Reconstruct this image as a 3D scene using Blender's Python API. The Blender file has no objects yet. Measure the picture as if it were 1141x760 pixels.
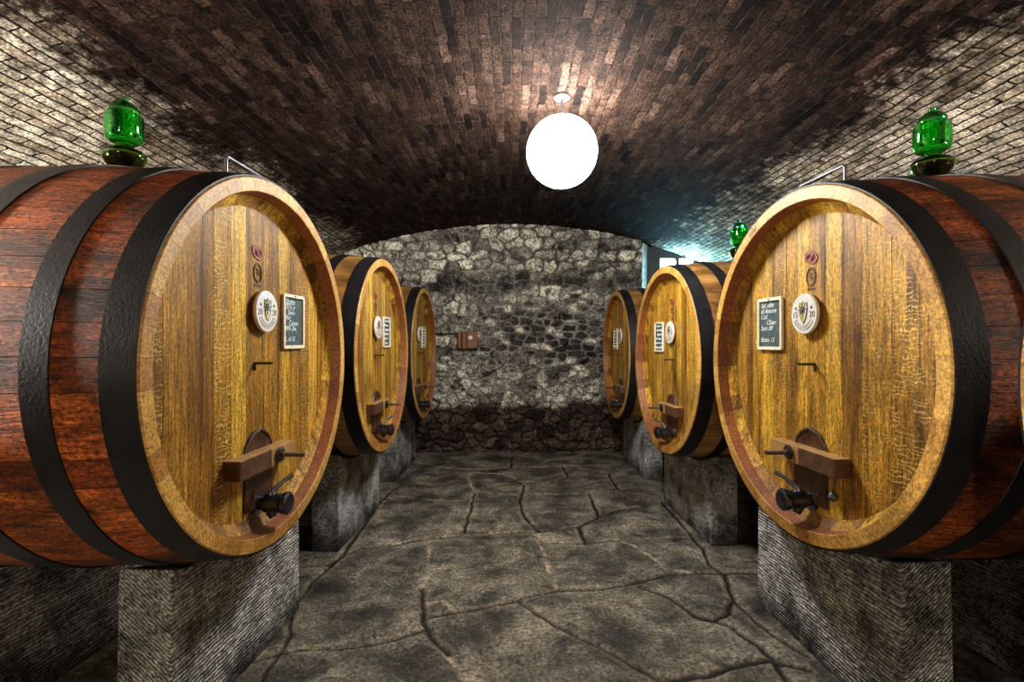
import bpy, bmesh, math, random
import numpy as np
from mathutils import Vector, Matrix
random.seed(7)
PI = math.pi
C = bpy.context.scene.collection
CAMH = 1.75
F = 560.0; CX = 570.5; HZ = 380.0
VR = 8.2; CROWN = CAMH + 1.84
XS = 3.6                 # side walls
YB = 7.94                # far wall
YR = -3.2                # wall behind the viewer


def vault(x):
    return CROWN - (VR - math.sqrt(VR * VR - x * x))


# ------------------------------------------------------------------ materials
class NT:
    def __init__(self, name):
        self.m = bpy.data.materials.new(name)
        self.m.use_nodes = True
        self.t = self.m.node_tree
        self.n = self.t.nodes
        self.b = self.n['Principled BSDF']
        self.out = self.n['Material Output']

    def new(self, kind, **kw):
        nd = self.n.new(kind)
        for k, v in kw.items():
            setattr(nd, k, v)
        return nd

    def link(self, a, b):
        self.t.links.new(a, b)

    def val(self, sock, v):
        if hasattr(v, 'is_output'):
            self.link(v, sock)
        elif isinstance(v, (tuple, list)) and len(v) == 3 and sock.type == 'RGBA':
            sock.default_value = (*v, 1)
        else:
            sock.default_value = v

    def coords(self, which='Object', scale=(1, 1, 1), rnd=True):
        tc = self.new('ShaderNodeTexCoord')
        mp = self.new('ShaderNodeMapping')
        mp.inputs['Scale'].default_value = scale
        src = tc.outputs[which]
        if rnd:
            oi = self.new('ShaderNodeObjectInfo')
            ad = self.new('ShaderNodeVectorMath', operation='MULTIPLY_ADD')
            cb = self.new('ShaderNodeCombineXYZ')
            for i in range(3):
                self.link(oi.outputs['Random'], cb.inputs[i])
            self.link(cb.outputs[0], ad.inputs[0])
            ad.inputs[1].default_value = (13.1, 7.7, 9.3)
            self.link(src, ad.inputs[2])
            src = ad.outputs[0]
        self.link(src, mp.inputs['Vector'])
        return mp.outputs[0]

    def noise(self, vec, scale=5, detail=4, rough=.6, dist=0.0, out='Fac'):
        nd = self.new('ShaderNodeTexNoise')
        if vec is not None:
            self.link(vec, nd.inputs['Vector'])
        nd.inputs['Scale'].default_value = scale
        nd.inputs['Detail'].default_value = detail
        nd.inputs['Roughness'].default_value = rough
        nd.inputs['Distortion'].default_value = dist
        return nd.outputs[out]

    def ramp(self, fac, stops, interp='LINEAR'):
        nd = self.new('ShaderNodeValToRGB')
        nd.color_ramp.interpolation = interp
        el = nd.color_ramp.elements
        while len(el) < len(stops):
            el.new(.5)
        for e, (p, c) in zip(el, stops):
            e.position = p
            e.color = (c, c, c, 1) if isinstance(c, (int, float)) else (*c, 1)
        self.link(fac, nd.inputs[0])
        return nd.outputs['Color']

    def mix(self, fac, a, b, mode='MIX'):
        nd = self.new('ShaderNodeMix', data_type='RGBA', blend_type=mode)
        self.val(nd.inputs[0], fac)
        self.val(nd.inputs[6], a)
        self.val(nd.inputs[7], b)
        return nd.outputs[2]

    def math(self, op, a, b=0.0, clamp=False):
        nd = self.new('ShaderNodeMath', operation=op, use_clamp=clamp)
        self.val(nd.inputs[0], a)
        self.val(nd.inputs[1], b)
        return nd.outputs[0]

    def attr(self, name, out='Fac'):
        nd = self.new('ShaderNodeAttribute')
        nd.attribute_name = name
        return nd.outputs[out]

    def bump(self, h, dist=.01, strength=1.0, prev=None):
        nd = self.new('ShaderNodeBump')
        nd.inputs['Distance'].default_value = dist
        nd.inputs['Strength'].default_value = strength
        self.link(h, nd.inputs['Height'])
        if prev is not None:
            self.link(prev, nd.inputs['Normal'])
        return nd.outputs[0]

    def done(self, col=None, rough=.6, normal=None, metal=0.0, spec=None):
        if col is not None:
            self.val(self.b.inputs['Base Color'], col)
        self.val(self.b.inputs['Roughness'], rough)
        self.b.inputs['Metallic'].default_value = metal
        if spec is not None:
            self.b.inputs['Specular IOR Level'].default_value = spec
        if normal is not None:
            self.link(normal, self.b.inputs['Normal'])
        return self.m


def mat_head():
    t = NT('golden_oak')
    v = t.coords('Object', (18, 18, 1.2))
    g = t.noise(v, 3.2, 6, .65, .4)
    v2 = t.coords('Object', (60, 60, 3.0))
    g2 = t.noise(v2, 3, 3, .7)
    tint = t.attr('tint')
    base = t.ramp(tint, [(0, (.27, .13, .020)), (.35, (.46, .25, .032)), (.7, (.62, .36, .045)), (1, (.80, .52, .075))])
    col = t.mix(1.0, base, t.ramp(g, [(.3, .30), (.5, .95), (.68, 1.35)]), 'MULTIPLY')
    col = t.mix(1.0, col, t.ramp(g2, [(.33, .5), (.53, 1.0), (.7, 1.45)]), 'MULTIPLY')
    st = t.noise(t.coords('Object', (9, 9, .45)), 1.6, 4, .6, .3)
    col = t.mix(1.0, col, t.ramp(st, [(.34, (.34, .25, .16)), (.46, (.95, .93, .9)), (.7, (1.12, 1.12, 1.1))]), 'MULTIPLY')
    v3 = t.coords('Object', (2.2, 2.2, 1.1))
    blot = t.noise(v3, 1.8, 5, .6, .3)
    col = t.mix(1.0, col, t.ramp(blot, [(.3, (.42, .34, .26)), (.48, (.95, .93, .9)), (.65, (1.1, 1.1, 1.05))]), 'MULTIPLY')
    # silvery ray flecks across the quarter-sawn boards
    wv = t.new('ShaderNodeTexWave', wave_type='BANDS', bands_direction='Z')
    t.link(t.coords('Object', (.8, .8, 1)), wv.inputs['Vector'])
    wv.inputs['Scale'].default_value = 17
    wv.inputs['Distortion'].default_value = 9
    wv.inputs['Detail'].default_value = 3
    wv.inputs['Detail Scale'].default_value = 1.6
    fl = t.ramp(wv.outputs['Fac'], [(.80, 0.0), (.93, 1.0)])
    fl = t.math('MULTIPLY', fl, t.attr('fleck'))
    fl = t.math('MULTIPLY', fl, t.ramp(t.noise(t.coords('Object', (1, 1, 1)), 9, 2), [(.4, 0), (.55, 1)]))
    col = t.mix(t.math('MULTIPLY', fl, .75), col, (.82, .68, .33))
    sp = t.noise(t.coords('Object', (1, 1, .55)), 95, 3, .8)
    col = t.mix(1.0, col, t.ramp(sp, [(.34, .35), (.5, .92), (.66, 1.45)]), 'MULTIPLY')
    col = t.mix(1.0, col, (.98, .90, .60), 'MULTIPLY')
    n = t.bump(t.math('ADD', g2, g), .004, .9)
    return t.done(col, .45, n)


def mat_stave():
    t = NT('red_stained_oak')
    g = t.noise(t.coords('Object', (2.0, 26, 26)), 2.4, 6, .7, .5)
    g2 = t.noise(t.coords('Object', (6, 70, 70)), 2.4, 3, .7)
    tint = t.attr('tint')
    base = t.ramp(tint, [(0, (.17, .036, .007)), (.5, (.30, .066, .011)), (1, (.46, .115, .020))])
    col = t.mix(1.0, base, t.ramp(g, [(.3, .22), (.52, .95), (.72, 1.7)]), 'MULTIPLY')
    col = t.mix(1.0, col, t.ramp(g2, [(.3, .6), (.6, 1.15)]), 'MULTIPLY')
    blot = t.noise(t.coords('Object', (1.4, 2.2, 2.2)), 2.2, 5, .65, .5)
    col = t.mix(1.0, col, t.ramp(blot, [(.36, .12), (.5, .85), (.64, 1.5)]), 'MULTIPLY')
    sp = t.noise(t.coords('Object', (.7, 1, 1)), 80, 3, .8)
    col = t.mix(1.0, col, t.ramp(sp, [(.36, .2), (.5, .9), (.66, 1.6)]), 'MULTIPLY')
    n = t.bump(t.math('ADD', g2, g), .005, .9)
    return t.done(col, .62, n, spec=.25)


def mat_stave_far():
    t = NT('amber_oak_staves')
    g = t.noise(t.coords('Object', (2.0, 26, 26)), 2.4, 6, .7, .5)
    tint = t.attr('tint')
    base = t.ramp(tint, [(0, (.20, .085, .02)), (.5, (.36, .17, .04)), (1, (.5, .26, .065))])
    col = t.mix(1.0, base, t.ramp(g, [(.3, .35), (.52, .95), (.72, 1.45)]), 'MULTIPLY')
    blot = t.noise(t.coords('Object', (1.4, 2.2, 2.2)), 2.2, 5, .65, .5)
    col = t.mix(1.0, col, t.ramp(blot, [(.32, .3), (.5, .9), (.68, 1.2)]), 'MULTIPLY')
    return t.done(col, .48, t.bump(g, .004, .8))


def mat_chime(name, c0, c1):
    t = NT(name)
    g = t.noise(t.coords('Object', (6, 6, 6)), 6, 6, .7, .6)
    g2 = t.noise(t.coords('Object', (50, 50, 50)), 2, 3, .7)
    tint = t.attr('tint')
    col = t.mix(tint, c0, c1)
    col = t.mix(1.0, col, t.ramp(g, [(.3, .45), (.52, .98), (.72, 1.25)]), 'MULTIPLY')
    col = t.mix(1.0, col, t.ramp(g2, [(.35, .45), (.5, .95), (.62, 1.25)]), 'MULTIPLY')
    return t.done(col, .5, t.bump(g2, .003, .7))


def mat_simple(name, col, rough=.5, metal=0.0, var=.35, scale=20, bump=.002, bscale=60):
    t = NT(name)
    v = t.coords('Object')
    g = t.noise(v, scale, 5, .65)
    c = t.mix(1.0, col, t.ramp(g, [(.3, 1 - var), (.7, 1 + var)]), 'MULTIPLY')
    n = t.bump(t.noise(v, bscale, 3, .6), bump, .8) if bump else None
    return t.done(c, rough, n, metal)


def mat_brick():
    t = NT('vault_brickwork')
    tc = t.new('ShaderNodeTexCoord')
    uv = tc.outputs['UV']
    wob = t.noise(uv, 7, 3, .6, 0, 'Color')
    wv = t.new('ShaderNodeVectorMath', operation='MULTIPLY_ADD')
    sb = t.new('ShaderNodeVectorMath', operation='SUBTRACT')
    t.link(wob, sb.inputs[0]); sb.inputs[1].default_value = (.5, .5, .5)
    t.link(sb.outputs[0], wv.inputs[0]); wv.inputs[1].default_value = (.07, .036, 0)
    t.link(uv, wv.inputs[2])
    vec = wv.outputs[0]

    def bricks(msize, msmooth):
        b = t.new('ShaderNodeTexBrick')
        t.link(vec, b.inputs['Vector'])
        b.offset = .5; b.offset_frequency = 2
        b.inputs['Color1'].default_value = (0, 0, 0, 1)
        b.inputs['Color2'].default_value = (1, 1, 1, 1)
        b.inputs['Mortar'].default_value = (.5, .5, .5, 1)
        b.inputs['Scale'].default_value = 1
        b.inputs['Mortar Size'].default_value = msize
        b.inputs['Mortar Smooth'].default_value = msmooth
        b.inputs['Bias'].default_value = 0
        b.inputs['Brick Width'].default_value = .30
        b.inputs['Row Height'].default_value = .066
        return b
    b = bricks(.0075, .45)
    per = b.outputs['Color']
    mort = b.outputs['Fac']
    col = t.ramp(per, [(0, (.006, .0035, .003)), (.3, (.021, .011, .0075)), (.75, (.032, .018, .012)), (1, (.066, .040, .028))])
    fine = t.noise(uv, 55, 5, .75)
    big = t.noise(uv, 1.1, 4, .6)
    mid = t.noise(uv, 9, 5, .7)
    # patchy paler brick colour, stronger towards the foot of the vault
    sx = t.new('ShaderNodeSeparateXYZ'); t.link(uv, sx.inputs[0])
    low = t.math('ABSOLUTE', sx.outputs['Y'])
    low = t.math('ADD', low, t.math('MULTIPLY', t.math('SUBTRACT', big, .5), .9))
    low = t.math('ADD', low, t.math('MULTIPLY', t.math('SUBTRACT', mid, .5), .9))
    foot_pale = t.ramp(t.math('MULTIPLY', low, .25), [(.56, 0), (.70, 1)])
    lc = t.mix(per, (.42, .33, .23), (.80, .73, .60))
    col = t.mix(foot_pale, col, lc)
    col = t.mix(1.0, col, t.ramp(fine, [(.36, .15), (.5, .9), (.66, 2.2)]), 'MULTIPLY')
    col = t.mix(1.0, col, t.ramp(mid, [(.34, .25), (.5, .9), (.66, 1.7)]), 'MULTIPLY')
    col = t.mix(1.0, col, t.ramp(big, [(.3, .55), (.6, 1.15)]), 'MULTIPLY')
    mc = t.ramp(t.noise(uv, 14, 3, .6), [(.4, (.005, .003, .003)), (.68, (.05, .035, .028))])
    col = t.mix(mort, col, mc)
    h = t.math('MULTIPLY', mort, -1.0)
    h = t.math('ADD', h, t.math('MULTIPLY', per, .5))
    h = t.math('ADD', h, t.math('MULTIPLY', mid, .6))
    h = t.math('ADD', h, t.math('MULTIPLY', fine, .35))
    return t.done(col, .85, t.bump(h, .018, 1.0), spec=.04)


def mat_rubble():
    t = NT('rubble_stone')
    v = t.coords('Object', rnd=False)
    shade = t.attr('shade'); gap = t.attr('gap'); dark = t.attr('damp')
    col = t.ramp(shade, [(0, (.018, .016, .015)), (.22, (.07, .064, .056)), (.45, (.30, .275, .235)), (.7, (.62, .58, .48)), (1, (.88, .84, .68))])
    fine = t.noise(v, 34, 6, .8, .4)
    mid = t.noise(v, 11, 5, .7, .8)
    col = t.mix(1.0, col, t.ramp(fine, [(.38, .10), (.5, .95), (.62, 2.0)]), 'MULTIPLY')
    col = t.mix(1.0, col, t.ramp(mid, [(.36, .22), (.5, .98), (.66, 1.5)]), 'MULTIPLY')
    mort = t.attr('mortar')
    mc = t.ramp(fine, [(.38, (.06, .06, .055)), (.6, (.62, .60, .55))])
    mc = t.mix(t.attr('mtone'), (.015, .014, .013), mc)
    col = t.mix(mort, col, mc)
    col = t.mix(dark, col, t.mix(1.0, col, (.15, .11, .10), 'MULTIPLY'))
    h = t.math('ADD', t.math('MULTIPLY', fine, .5), mid)
    return t.done(col, .85, t.bump(h, .03, 1.0), spec=.2)


def mat_rough_wall():
    t = NT('dark_plastered_rubble')
    v = t.coords('Object', rnd=False)
    vo = t.new('ShaderNodeTexVoronoi', feature='DISTANCE_TO_EDGE')
    t.link(v, vo.inputs['Vector']); vo.inputs['Scale'].default_value = 4.5
    e = t.ramp(vo.outputs['Distance'], [(0, 0), (.09, 1)])
    g = t.noise(v, 6, 6, .7)
    f = t.noise(v, 45, 4, .75)
    col = t.ramp(g, [(.3, (.035, .024, .016)), (.5, (.13, .09, .055)), (.7, (.26, .18, .11))])
    col = t.mix(1.0, col, t.ramp(f, [(.3, .4), (.65, 1.4)]), 'MULTIPLY')
    col = t.mix(1.0, col, t.mix(e, (.35, .35, .35), (1, 1, 1)), 'MULTIPLY')
    return t.done(col, .9, t.bump(t.math('ADD', t.math('ADD', g, e), t.math('MULTIPLY', f, .4)), .03), spec=.2)


def mat_floor():
    t = NT('flagstone')
    v = t.coords('Object', rnd=False)
    crack = t.attr('crack'); mort = t.attr('mortar'); tone = t.attr('tone')
    big = t.noise(v, 2.6, 6, .65, .4)
    fine = t.noise(v, 42, 6, .78)
    mid = t.noise(v, 11, 5, .68, .5)
    col = t.ramp(big, [(.32, (.028, .028, .026)), (.44, (.10, .094, .078)), (.58, (.27, .245, .195)), (.72, (.48, .43, .34))])
    col = t.mix(1.0, col, t.ramp(fine, [(.37, .2), (.5, .9), (.65, 2.0)]), 'MULTIPLY')
    col = t.mix(1.0, col, t.ramp(mid, [(.33, .5), (.5, .95), (.68, 1.35)]), 'MULTIPLY')
    col = t.mix(1.0, col, t.mix(tone, (.6, .6, .6), (1.35, 1.3, 1.2)), 'MULTIPLY')
    mc = t.mix(1.0, (.50, .40, .28), t.ramp(fine, [(.38, .15), (.62, 1.5)]), 'MULTIPLY')
    col = t.mix(mort, col, mc)
    col = t.mix(crack, col, (.008, .006, .005))
    h = t.math('ADD', t.math('MULTIPLY', fine, .35), mid)
    return t.done(col, t.ramp(mid, [(.3, .45), (.7, .8)]), t.bump(h, .02, 1.0), spec=.35)


def mat_tooled():
    t = NT('tooled_grey_stone')
    v = t.coords('Object')
    tc = t.new('ShaderNodeTexCoord')
    sx = t.new('ShaderNodeSeparateXYZ'); t.link(tc.outputs['Object'], sx.inputs[0])
    # chisel strokes: slanted rows
    cb = t.new('ShaderNodeCombineXYZ')
    t.link(t.math('ADD', sx.outputs['X'], t.math('MULTIPLY', sx.outputs['Y'], .25)), cb.inputs[0])
    t.link(t.math('ADD', sx.outputs['Z'], t.math('MULTIPLY', sx.outputs['X'], -.9)), cb.inputs[2])
    wv = t.new('ShaderNodeTexWave', wave_type='BANDS', bands_direction='Z')
    t.link(cb.outputs[0], wv.inputs['Vector'])
    wv.inputs['Scale'].default_value = 16
    wv.inputs['Distortion'].default_value = 5.5
    wv.inputs['Detail'].default_value = 3
    wv.inputs['Detail Scale'].default_value = 3
    w = wv.outputs['Fac']
    f = t.noise(v, 50, 5, .75)
    g = t.noise(v, 4, 5, .65)
    col = t.ramp(g, [(.36, (.20, .20, .195)), (.5, (.66, .66, .64)), (.62, (.95, .95, .93))])
    col = t.mix(1.0, col, t.ramp(f, [(.37, .15), (.5, .9), (.64, 1.5)]), 'MULTIPLY')
    col = t.mix(1.0, col, t.ramp(w, [(.05, .25), (.45, 1.0)]), 'MULTIPLY')
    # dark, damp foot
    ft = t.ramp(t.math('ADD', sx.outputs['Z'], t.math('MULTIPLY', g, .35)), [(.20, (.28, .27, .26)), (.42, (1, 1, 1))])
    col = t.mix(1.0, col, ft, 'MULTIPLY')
    h = t.math('ADD', w, t.math('MULTIPLY', f, .6))
    return t.done(col, .85, t.bump(h, .016, 1.0), spec=.2)


def mat_glass(name, col, rough=.03):
    t = NT(name)
    t.b.inputs['Transmission Weight'].default_value = 1.0
    t.b.inputs['IOR'].default_value = 1.45
    return t.done(col, rough)


def mat_emit(name, col, s):
    t = NT(name)
    t.b.inputs['Emission Color'].default_value = (*col, 1)
    t.b.inputs['Emission Strength'].default_value = s
    return t.done(col, .4)


M = {}
M['head'] = mat_head()
M['stave'] = mat_stave()
M['stave2'] = mat_stave_far()
M['chime'] = mat_chime('pale_oak_end_grain', (.42, .19, .03), (.70, .40, .085))
M['croze'] = mat_chime('rusty_oak_inner_rim', (.22, .06, .018), (.36, .12, .03))
M['hoop'] = mat_simple('blackened_iron', (.011, .0105, .013), .5, .0, .5, 9, .002, 90)
M['hoop'].node_tree.nodes['Principled BSDF'].inputs['Specular IOR Level'].default_value = .22
M['iron'] = mat_simple('grey_iron', (.16, .16, .17), .35, .8, .3)
M['tap'] = mat_simple('dark_cast_metal', (.09, .10, .115), .25, .9, .5, 30)
M['bar'] = mat_simple('golden_oak_bar', (.36, .20, .065), .5, 0, .45, 14, .004, 40)
M['bar2'] = mat_simple('brown_oak_bar', (.10, .045, .02), .5, 0, .45, 14, .004, 40)
M['door'] = mat_simple('wine_stained_oak', (.06, .022, .009), .4, 0, .8, 12, .004, 40)
M['ceramic'] = mat_simple('white_glazed_ceramic', (.80, .78, .72), .25, 0, .08, 30, 0)
M['badge_back'] = mat_simple('brown_badge_edge', (.20, .06, .03), .5, 0, .2)
M['yellow'] = mat_simple('yellow_enamel', (.62, .52, .03), .4, 0, .25, 60, 0)
M['palegreen'] = mat_simple('pale_enamel', (.62, .70, .58), .4, 0, .15, 60, 0)
M['ink'] = mat_simple('dark_ink', (.045, .03, .05), .5, 0, .2, 60, 0)
M['purple'] = mat_simple('plum_ink', (.16, .045, .09), .5, 0, .2, 60, 0)
M['frame'] = mat_simple('pale_wood_frame', (.86, .76, .58), .55, 0, .2, 60)
M['slate'] = mat_simple('slate', (.05, .085, .095), .65, 0, .5, 35, 0)
M['chalk'] = mat_simple('chalk', (.72, .78, .78), .9, 0, .3, 120, 0)
M['seal'] = mat_simple('red_wax', (.26, .055, .04), .4, 0, .35, 60, .004, 80)
M['stamp'] = mat_simple('burnt_mark', (.10, .055, .015), .7, 0, .4, 60, 0)
M['glass'] = mat_glass('green_glass', (.10, .85, .16))
M['glass2'] = mat_glass('olive_glass', (.40, .62, .12))
M['wine'] = mat_simple('dark_wine', (.035, .008, .008), .15, 0, .3, 20, 0)
M['lamp'] = mat_emit('lit_opal_globe', (1.0, .97, .92), 95)
M['pane'] = mat_emit('daylit_pane', (.32, .80, 1.0), 42)
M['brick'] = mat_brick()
M['rubble'] = mat_rubble()
M['wall'] = mat_rough_wall()
M['floor'] = mat_floor()
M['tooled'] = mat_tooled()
M['plaster'] = mat_simple('pale_plaster', (.45, .47, .46), .85, 0, .3, 12, .01, 30)
M['darkwood'] = mat_simple('dark_window_frame', (.03, .032, .04), .6)
M['rust'] = mat_simple('rusty_brown_metal', (.20, .085, .035), .5, .2, .35, 25)
M['white'] = mat_simple('white_plastic', (.8, .8, .76), .4, 0, .05)
M['black'] = mat_simple('black_cable', (.012, .012, .012), .5, 0, .1)


# ------------------------------------------------------------------ mesh helpers
def link(name, me, parent=None):
    o = bpy.data.objects.new(name, me)
    C.objects.link(o)
    if parent:
        o.parent = parent
    return o


def finish(name, bm, mats, parent=None, smooth=False, recalc=True, bevel=0):
    if recalc:
        bmesh.ops.recalc_face_normals(bm, faces=bm.faces)
    me = bpy.data.meshes.new(name)
    bm.to_mesh(me); bm.free()
    for m in (mats if isinstance(mats, (list, tuple)) else [mats]):
        me.materials.append(m)
    if smooth:
        me.polygons.foreach_set('use_smooth', [True] * len(me.polygons))
        try:
            me.set_sharp_from_angle(angle=math.radians(38))
        except Exception:
            pass
    o = link(name, me, parent)
    if bevel:
        md = o.modifiers.new('bevel', 'BEVEL'); md.width = bevel; md.segments = 2
        md.limit_method = 'ANGLE'; md.angle_limit = math.radians(40)
    return o


def tag(o, label=None, cat=None, group=None, kind=None):
    for k, v in (('label', label), ('category', cat), ('group', group), ('kind', kind)):
        if v:
            o[k] = v
    return o


def empty(name, loc, rz=0.0):
    o = bpy.data.objects.new(name, None)
    C.objects.link(o)
    o.location = loc; o.rotation_euler = (0, 0, rz)
    o.empty_display_size = .1
    return o


def basis(axis):
    a = Vector(axis).normalized()
    u = a.orthogonal().normalized()
    return a, u, a.cross(u)


def lathe(bm, prof, origin, axis, n=32, cap0=True, cap1=True, mi=0):
    """prof: (distance along the axis, radius)"""
    a, u, w = basis(axis)
    o = Vector(origin); rings = []
    for t, r in prof:
        rings.append([bm.verts.new(o + a * t + (u * math.cos(2 * PI * k / n) + w * math.sin(2 * PI * k / n)) * max(r, 1e-4)) for k in range(n)])
    for A, B in zip(rings, rings[1:]):
        for k in range(n):
            f = bm.faces.new((A[k], A[(k + 1) % n], B[(k + 1) % n], B[k])); f.material_index = mi
    if cap0:
        bm.faces.new(rings[0]).material_index = mi
    if cap1:
        bm.faces.new(rings[-1][::-1]).material_index = mi


def tube(bm, pts, r, n=10, closed=False, radii=None):
    pts = [Vector(p) for p in pts]
    m = len(pts); rings = []
    prev = None
    for i, p in enumerate(pts):
        if closed:
            d = pts[(i + 1) % m] - pts[i - 1]
        else:
            d = pts[min(i + 1, m - 1)] - pts[max(i - 1, 0)]
        d.normalize()
        u = d.orthogonal().normalized() if prev is None else (prev - d * prev.dot(d)).normalized()
        prev = u; w = d.cross(u)
        rr = radii[i] if radii else r
        rings.append([bm.verts.new(p + (u * math.cos(2 * PI * k / n) + w * math.sin(2 * PI * k / n)) * rr) for k in range(n)])
    pairs = list(zip(rings, rings[1:])) + ([(rings[-1], rings[0])] if closed else [])
    for A, B in pairs:
        for k in range(n):
            bm.faces.new((A[k], A[(k + 1) % n], B[(k + 1) % n], B[k]))
    if not closed:
        bm.faces.new(rings[0]); bm.faces.new(rings[-1][::-1])


def box(bm, lo, hi, mi=0):
    vs = [bm.verts.new((x, y, z)) for x in (lo[0], hi[0]) for y in (lo[1], hi[1]) for z in (lo[2], hi[2])]
    for q in ((0, 1, 3, 2), (4, 6, 7, 5), (0, 4, 5, 1), (2, 3, 7, 6), (0, 2, 6, 4), (1, 5, 7, 3)):
        bm.faces.new([vs[i] for i in q]).material_index = mi


def plate(bm, pts2, x0, x1, mi=0):
    """closed outline in (y, z), extruded from x0 to x1"""
    A = [bm.verts.new((x0, y, z)) for y, z in pts2]
    B = [bm.verts.new((x1, y, z)) for y, z in pts2]
    n = len(A)
    bm.faces.new(A).material_index = mi
    bm.faces.new(B[::-1]).material_index = mi
    for k in range(n):
        bm.faces.new((A[k], A[(k + 1) % n], B[(k + 1) % n], B[k])).material_index = mi


def text_mesh(name, s, size, mat, parent, shear=0.0, depth=.0008, align='CENTER'):
    cu = bpy.data.curves.new(name, 'FONT')
    cu.body = s; cu.size = size; cu.shear = shear; cu.extrude = depth
    cu.align_x = align; cu.align_y = 'CENTER'
    tmp = bpy.data.objects.new(name, cu)
    C.objects.link(tmp)
    dg = bpy.context.evaluated_depsgraph_get()
    me = bpy.data.meshes.new_from_object(tmp.evaluated_get(dg))
    bpy.data.objects.remove(tmp)
    me.materials.clear(); me.materials.append(mat)
    return link(name, me, parent)


# ------------------------------------------------------------------ casks
R = .87
HC = .92            # height of the cask's axis over its origin
LEN = 1.7


def rad(x):
    q = (x - LEN / 2) / (LEN / 2)
    return .922 - .052 * abs(q) ** 2.2


def make_cask(side, outer):
    """side = +1: right-hand row (local +y runs away from the viewer), -1: left-hand row"""
    sg = side
    rng = random.Random(3 if side > 0 else 4)
    root = empty('wine_cask', (0, 0, 0))
    # staves
    N = 50; SUB = 4
    xs = [0.012] + [LEN * k / 16 for k in range(1, 16)] + [LEN - .012]

    def ring_mesh(name, sections, mat, gap=.0012):
        bm = bmesh.new()
        lay = bm.faces.layers.float.new('tint')
        rg = random.Random(11)
        for i in range(N):
            tint = rg.random()
            a0 = 2 * PI * i / N + gap; a1 = 2 * PI * (i + 1) / N - gap
            cols = []
            for j in range(SUB + 1):
                a = a0 + (a1 - a0) * j / SUB
                cols.append([bm.verts.new((x, r * math.sin(a), HC + r * math.cos(a))) for x, r in sections])
            for A, B in zip(cols, cols[1:]):
                for k in range(len(sections) - 1):
                    f = bm.faces.new((A[k], A[k + 1], B[k + 1], B[k])); f[lay] = tint
        return finish(name, bm, mat, root, smooth=True, recalc=False)
    body = ring_mesh('stave_body', [(x, rad(x)) for x in xs], outer)
    ch = ring_mesh('chime', [(.0, .806), (-.003, .809), (-.003, .864), (.002, .869), (.013, .8705)], M['chime'], .0006)
    ring_mesh('inner_rim', [(.060, .794), (.0, .806)], M['croze'], .0006)
    ring_mesh('head_edge', [(.0985, .745), (.096, .752), (.058, .797)], M['head'], .0)
    bm = bmesh.new()
    lathe(bm, [(LEN - .012, rad(LEN)), (LEN, .865), (LEN, .80), (LEN - .1, .775), (LEN - .1, .001)], (0, 0, HC), (1, 0, 0), 96, False, True)
    finish('rear_head', bm, M['bar2'], root)
    # front head from vertical boards
    edges = [-.775, -.63, -.50, -.337, -.217, -.10, .015, .11, .211, .33, .44, .552, .68, .775]
    tints = [.2, .4, .15, .5, 1.0, .35, .55, .25, .95, .4, .2, .75, .3]
    flecks = [.7, .15, .0, 1, .4, 0, .0, .1, .2, .1, .7, .6, .1]
    if side > 0:
        tints = [.3, .6, .65, .25, .9, .5, .85, .4, .6, .95, .7, .4, .3]
        flecks = [.9, 1, .5, 0, .3, 0, 0, .2, .5, .1, .3, .3, .2]
    bm = bmesh.new()
    lt = bm.faces.layers.float.new('tint'); lf = bm.faces.layers.float.new('fleck')
    RH = .7765
    for i in range(len(edges) - 1):
        a, b = edges[i] + .0012, edges[i + 1] - .0012
        if i == 0:
            a = -RH + .001
        if i == len(edges) - 2:
            b = RH - .001
        up = []
        for k in range(9):
            s = a + (b - a) * k / 8
            up.append((s * sg, HC + math.sqrt(max(RH * RH - s * s, 0))))
        dn = [(y, 2 * HC - z) for y, z in reversed(up)]
        n0 = len(bm.faces)
        x0 = .10 + rng.uniform(-.0015, .0015)
        plate(bm, up + dn, x0, .13)
        bm.faces.ensure_lookup_table()
        for f in bm.faces[n0:]:
            f[lt] = tints[i]; f[lf] = flecks[i]
    finish('head', bm, M['head'], root)
    bm = bmesh.new()
    lathe(bm, [(.131, .80), (.14, .80)], (0, 0, HC), (1, 0, 0), 64)
    finish('head_backing', bm, M['bar2'], root)
    # hoops
    for x0, x1 in ((.003, .112), (.262, .350), (.60, .705), (.995, 1.10), (1.35, 1.438), (1.588, 1.697)):
        bm = bmesh.new()
        t = .0065
        pr = [(x0, rad(x0) + .0004), (x0, rad(x0) + t)] + [(x0 + (x1 - x0) * k / 4, rad(x0 + (x1 - x0) * k / 4) + t) for k in range(1, 4)] + [(x1, rad(x1) + t), (x1, rad(x1) + .0004)]
        lathe(bm, pr, (0, 0, HC), (1, 0, 0), 160, False, False)
        hp = finish('hoop', bm, M['hoop'], root, smooth=True)
    P = lambda s, h, o: Vector((-o, s * sg, HC + h))
    # arched manhole door
    bm = bmesh.new()
    pts = [(-.125, -.70), (-.125, -.44)]
    for k in range(1, 8):
        a = PI - PI * k / 8
        pts.append((.125 * math.cos(a) * .96, -.44 + .118 * math.sin(a) ** .9))
    pts += [(.125, -.44), (.125, -.70)]
    plate(bm, [(s * sg, HC + h) for s, h in pts], .088, .102)
    dr = finish('manhole_door', bm, M['door'], root, bevel=.003)
    bm = bmesh.new()
    tube(bm, [P(-.14, -.43, -.086), P(-.12, -.39, -.085), P(-.07, -.345, -.084), P(0, -.325, -.083), P(.06, -.35, -.084), P(.10, -.39, -.085), P(.112, -.43, -.086)], .0038, 8)
    finish('door_bail', bm, M['iron'], dr, smooth=True)
    # cross bar with its screw
    bm = bmesh.new()
    box(bm, (.018, min(-.275 * sg, -.02 * sg), HC - .507), (.098, max(-.275 * sg, -.02 * sg), HC - .418), 1)
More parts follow.
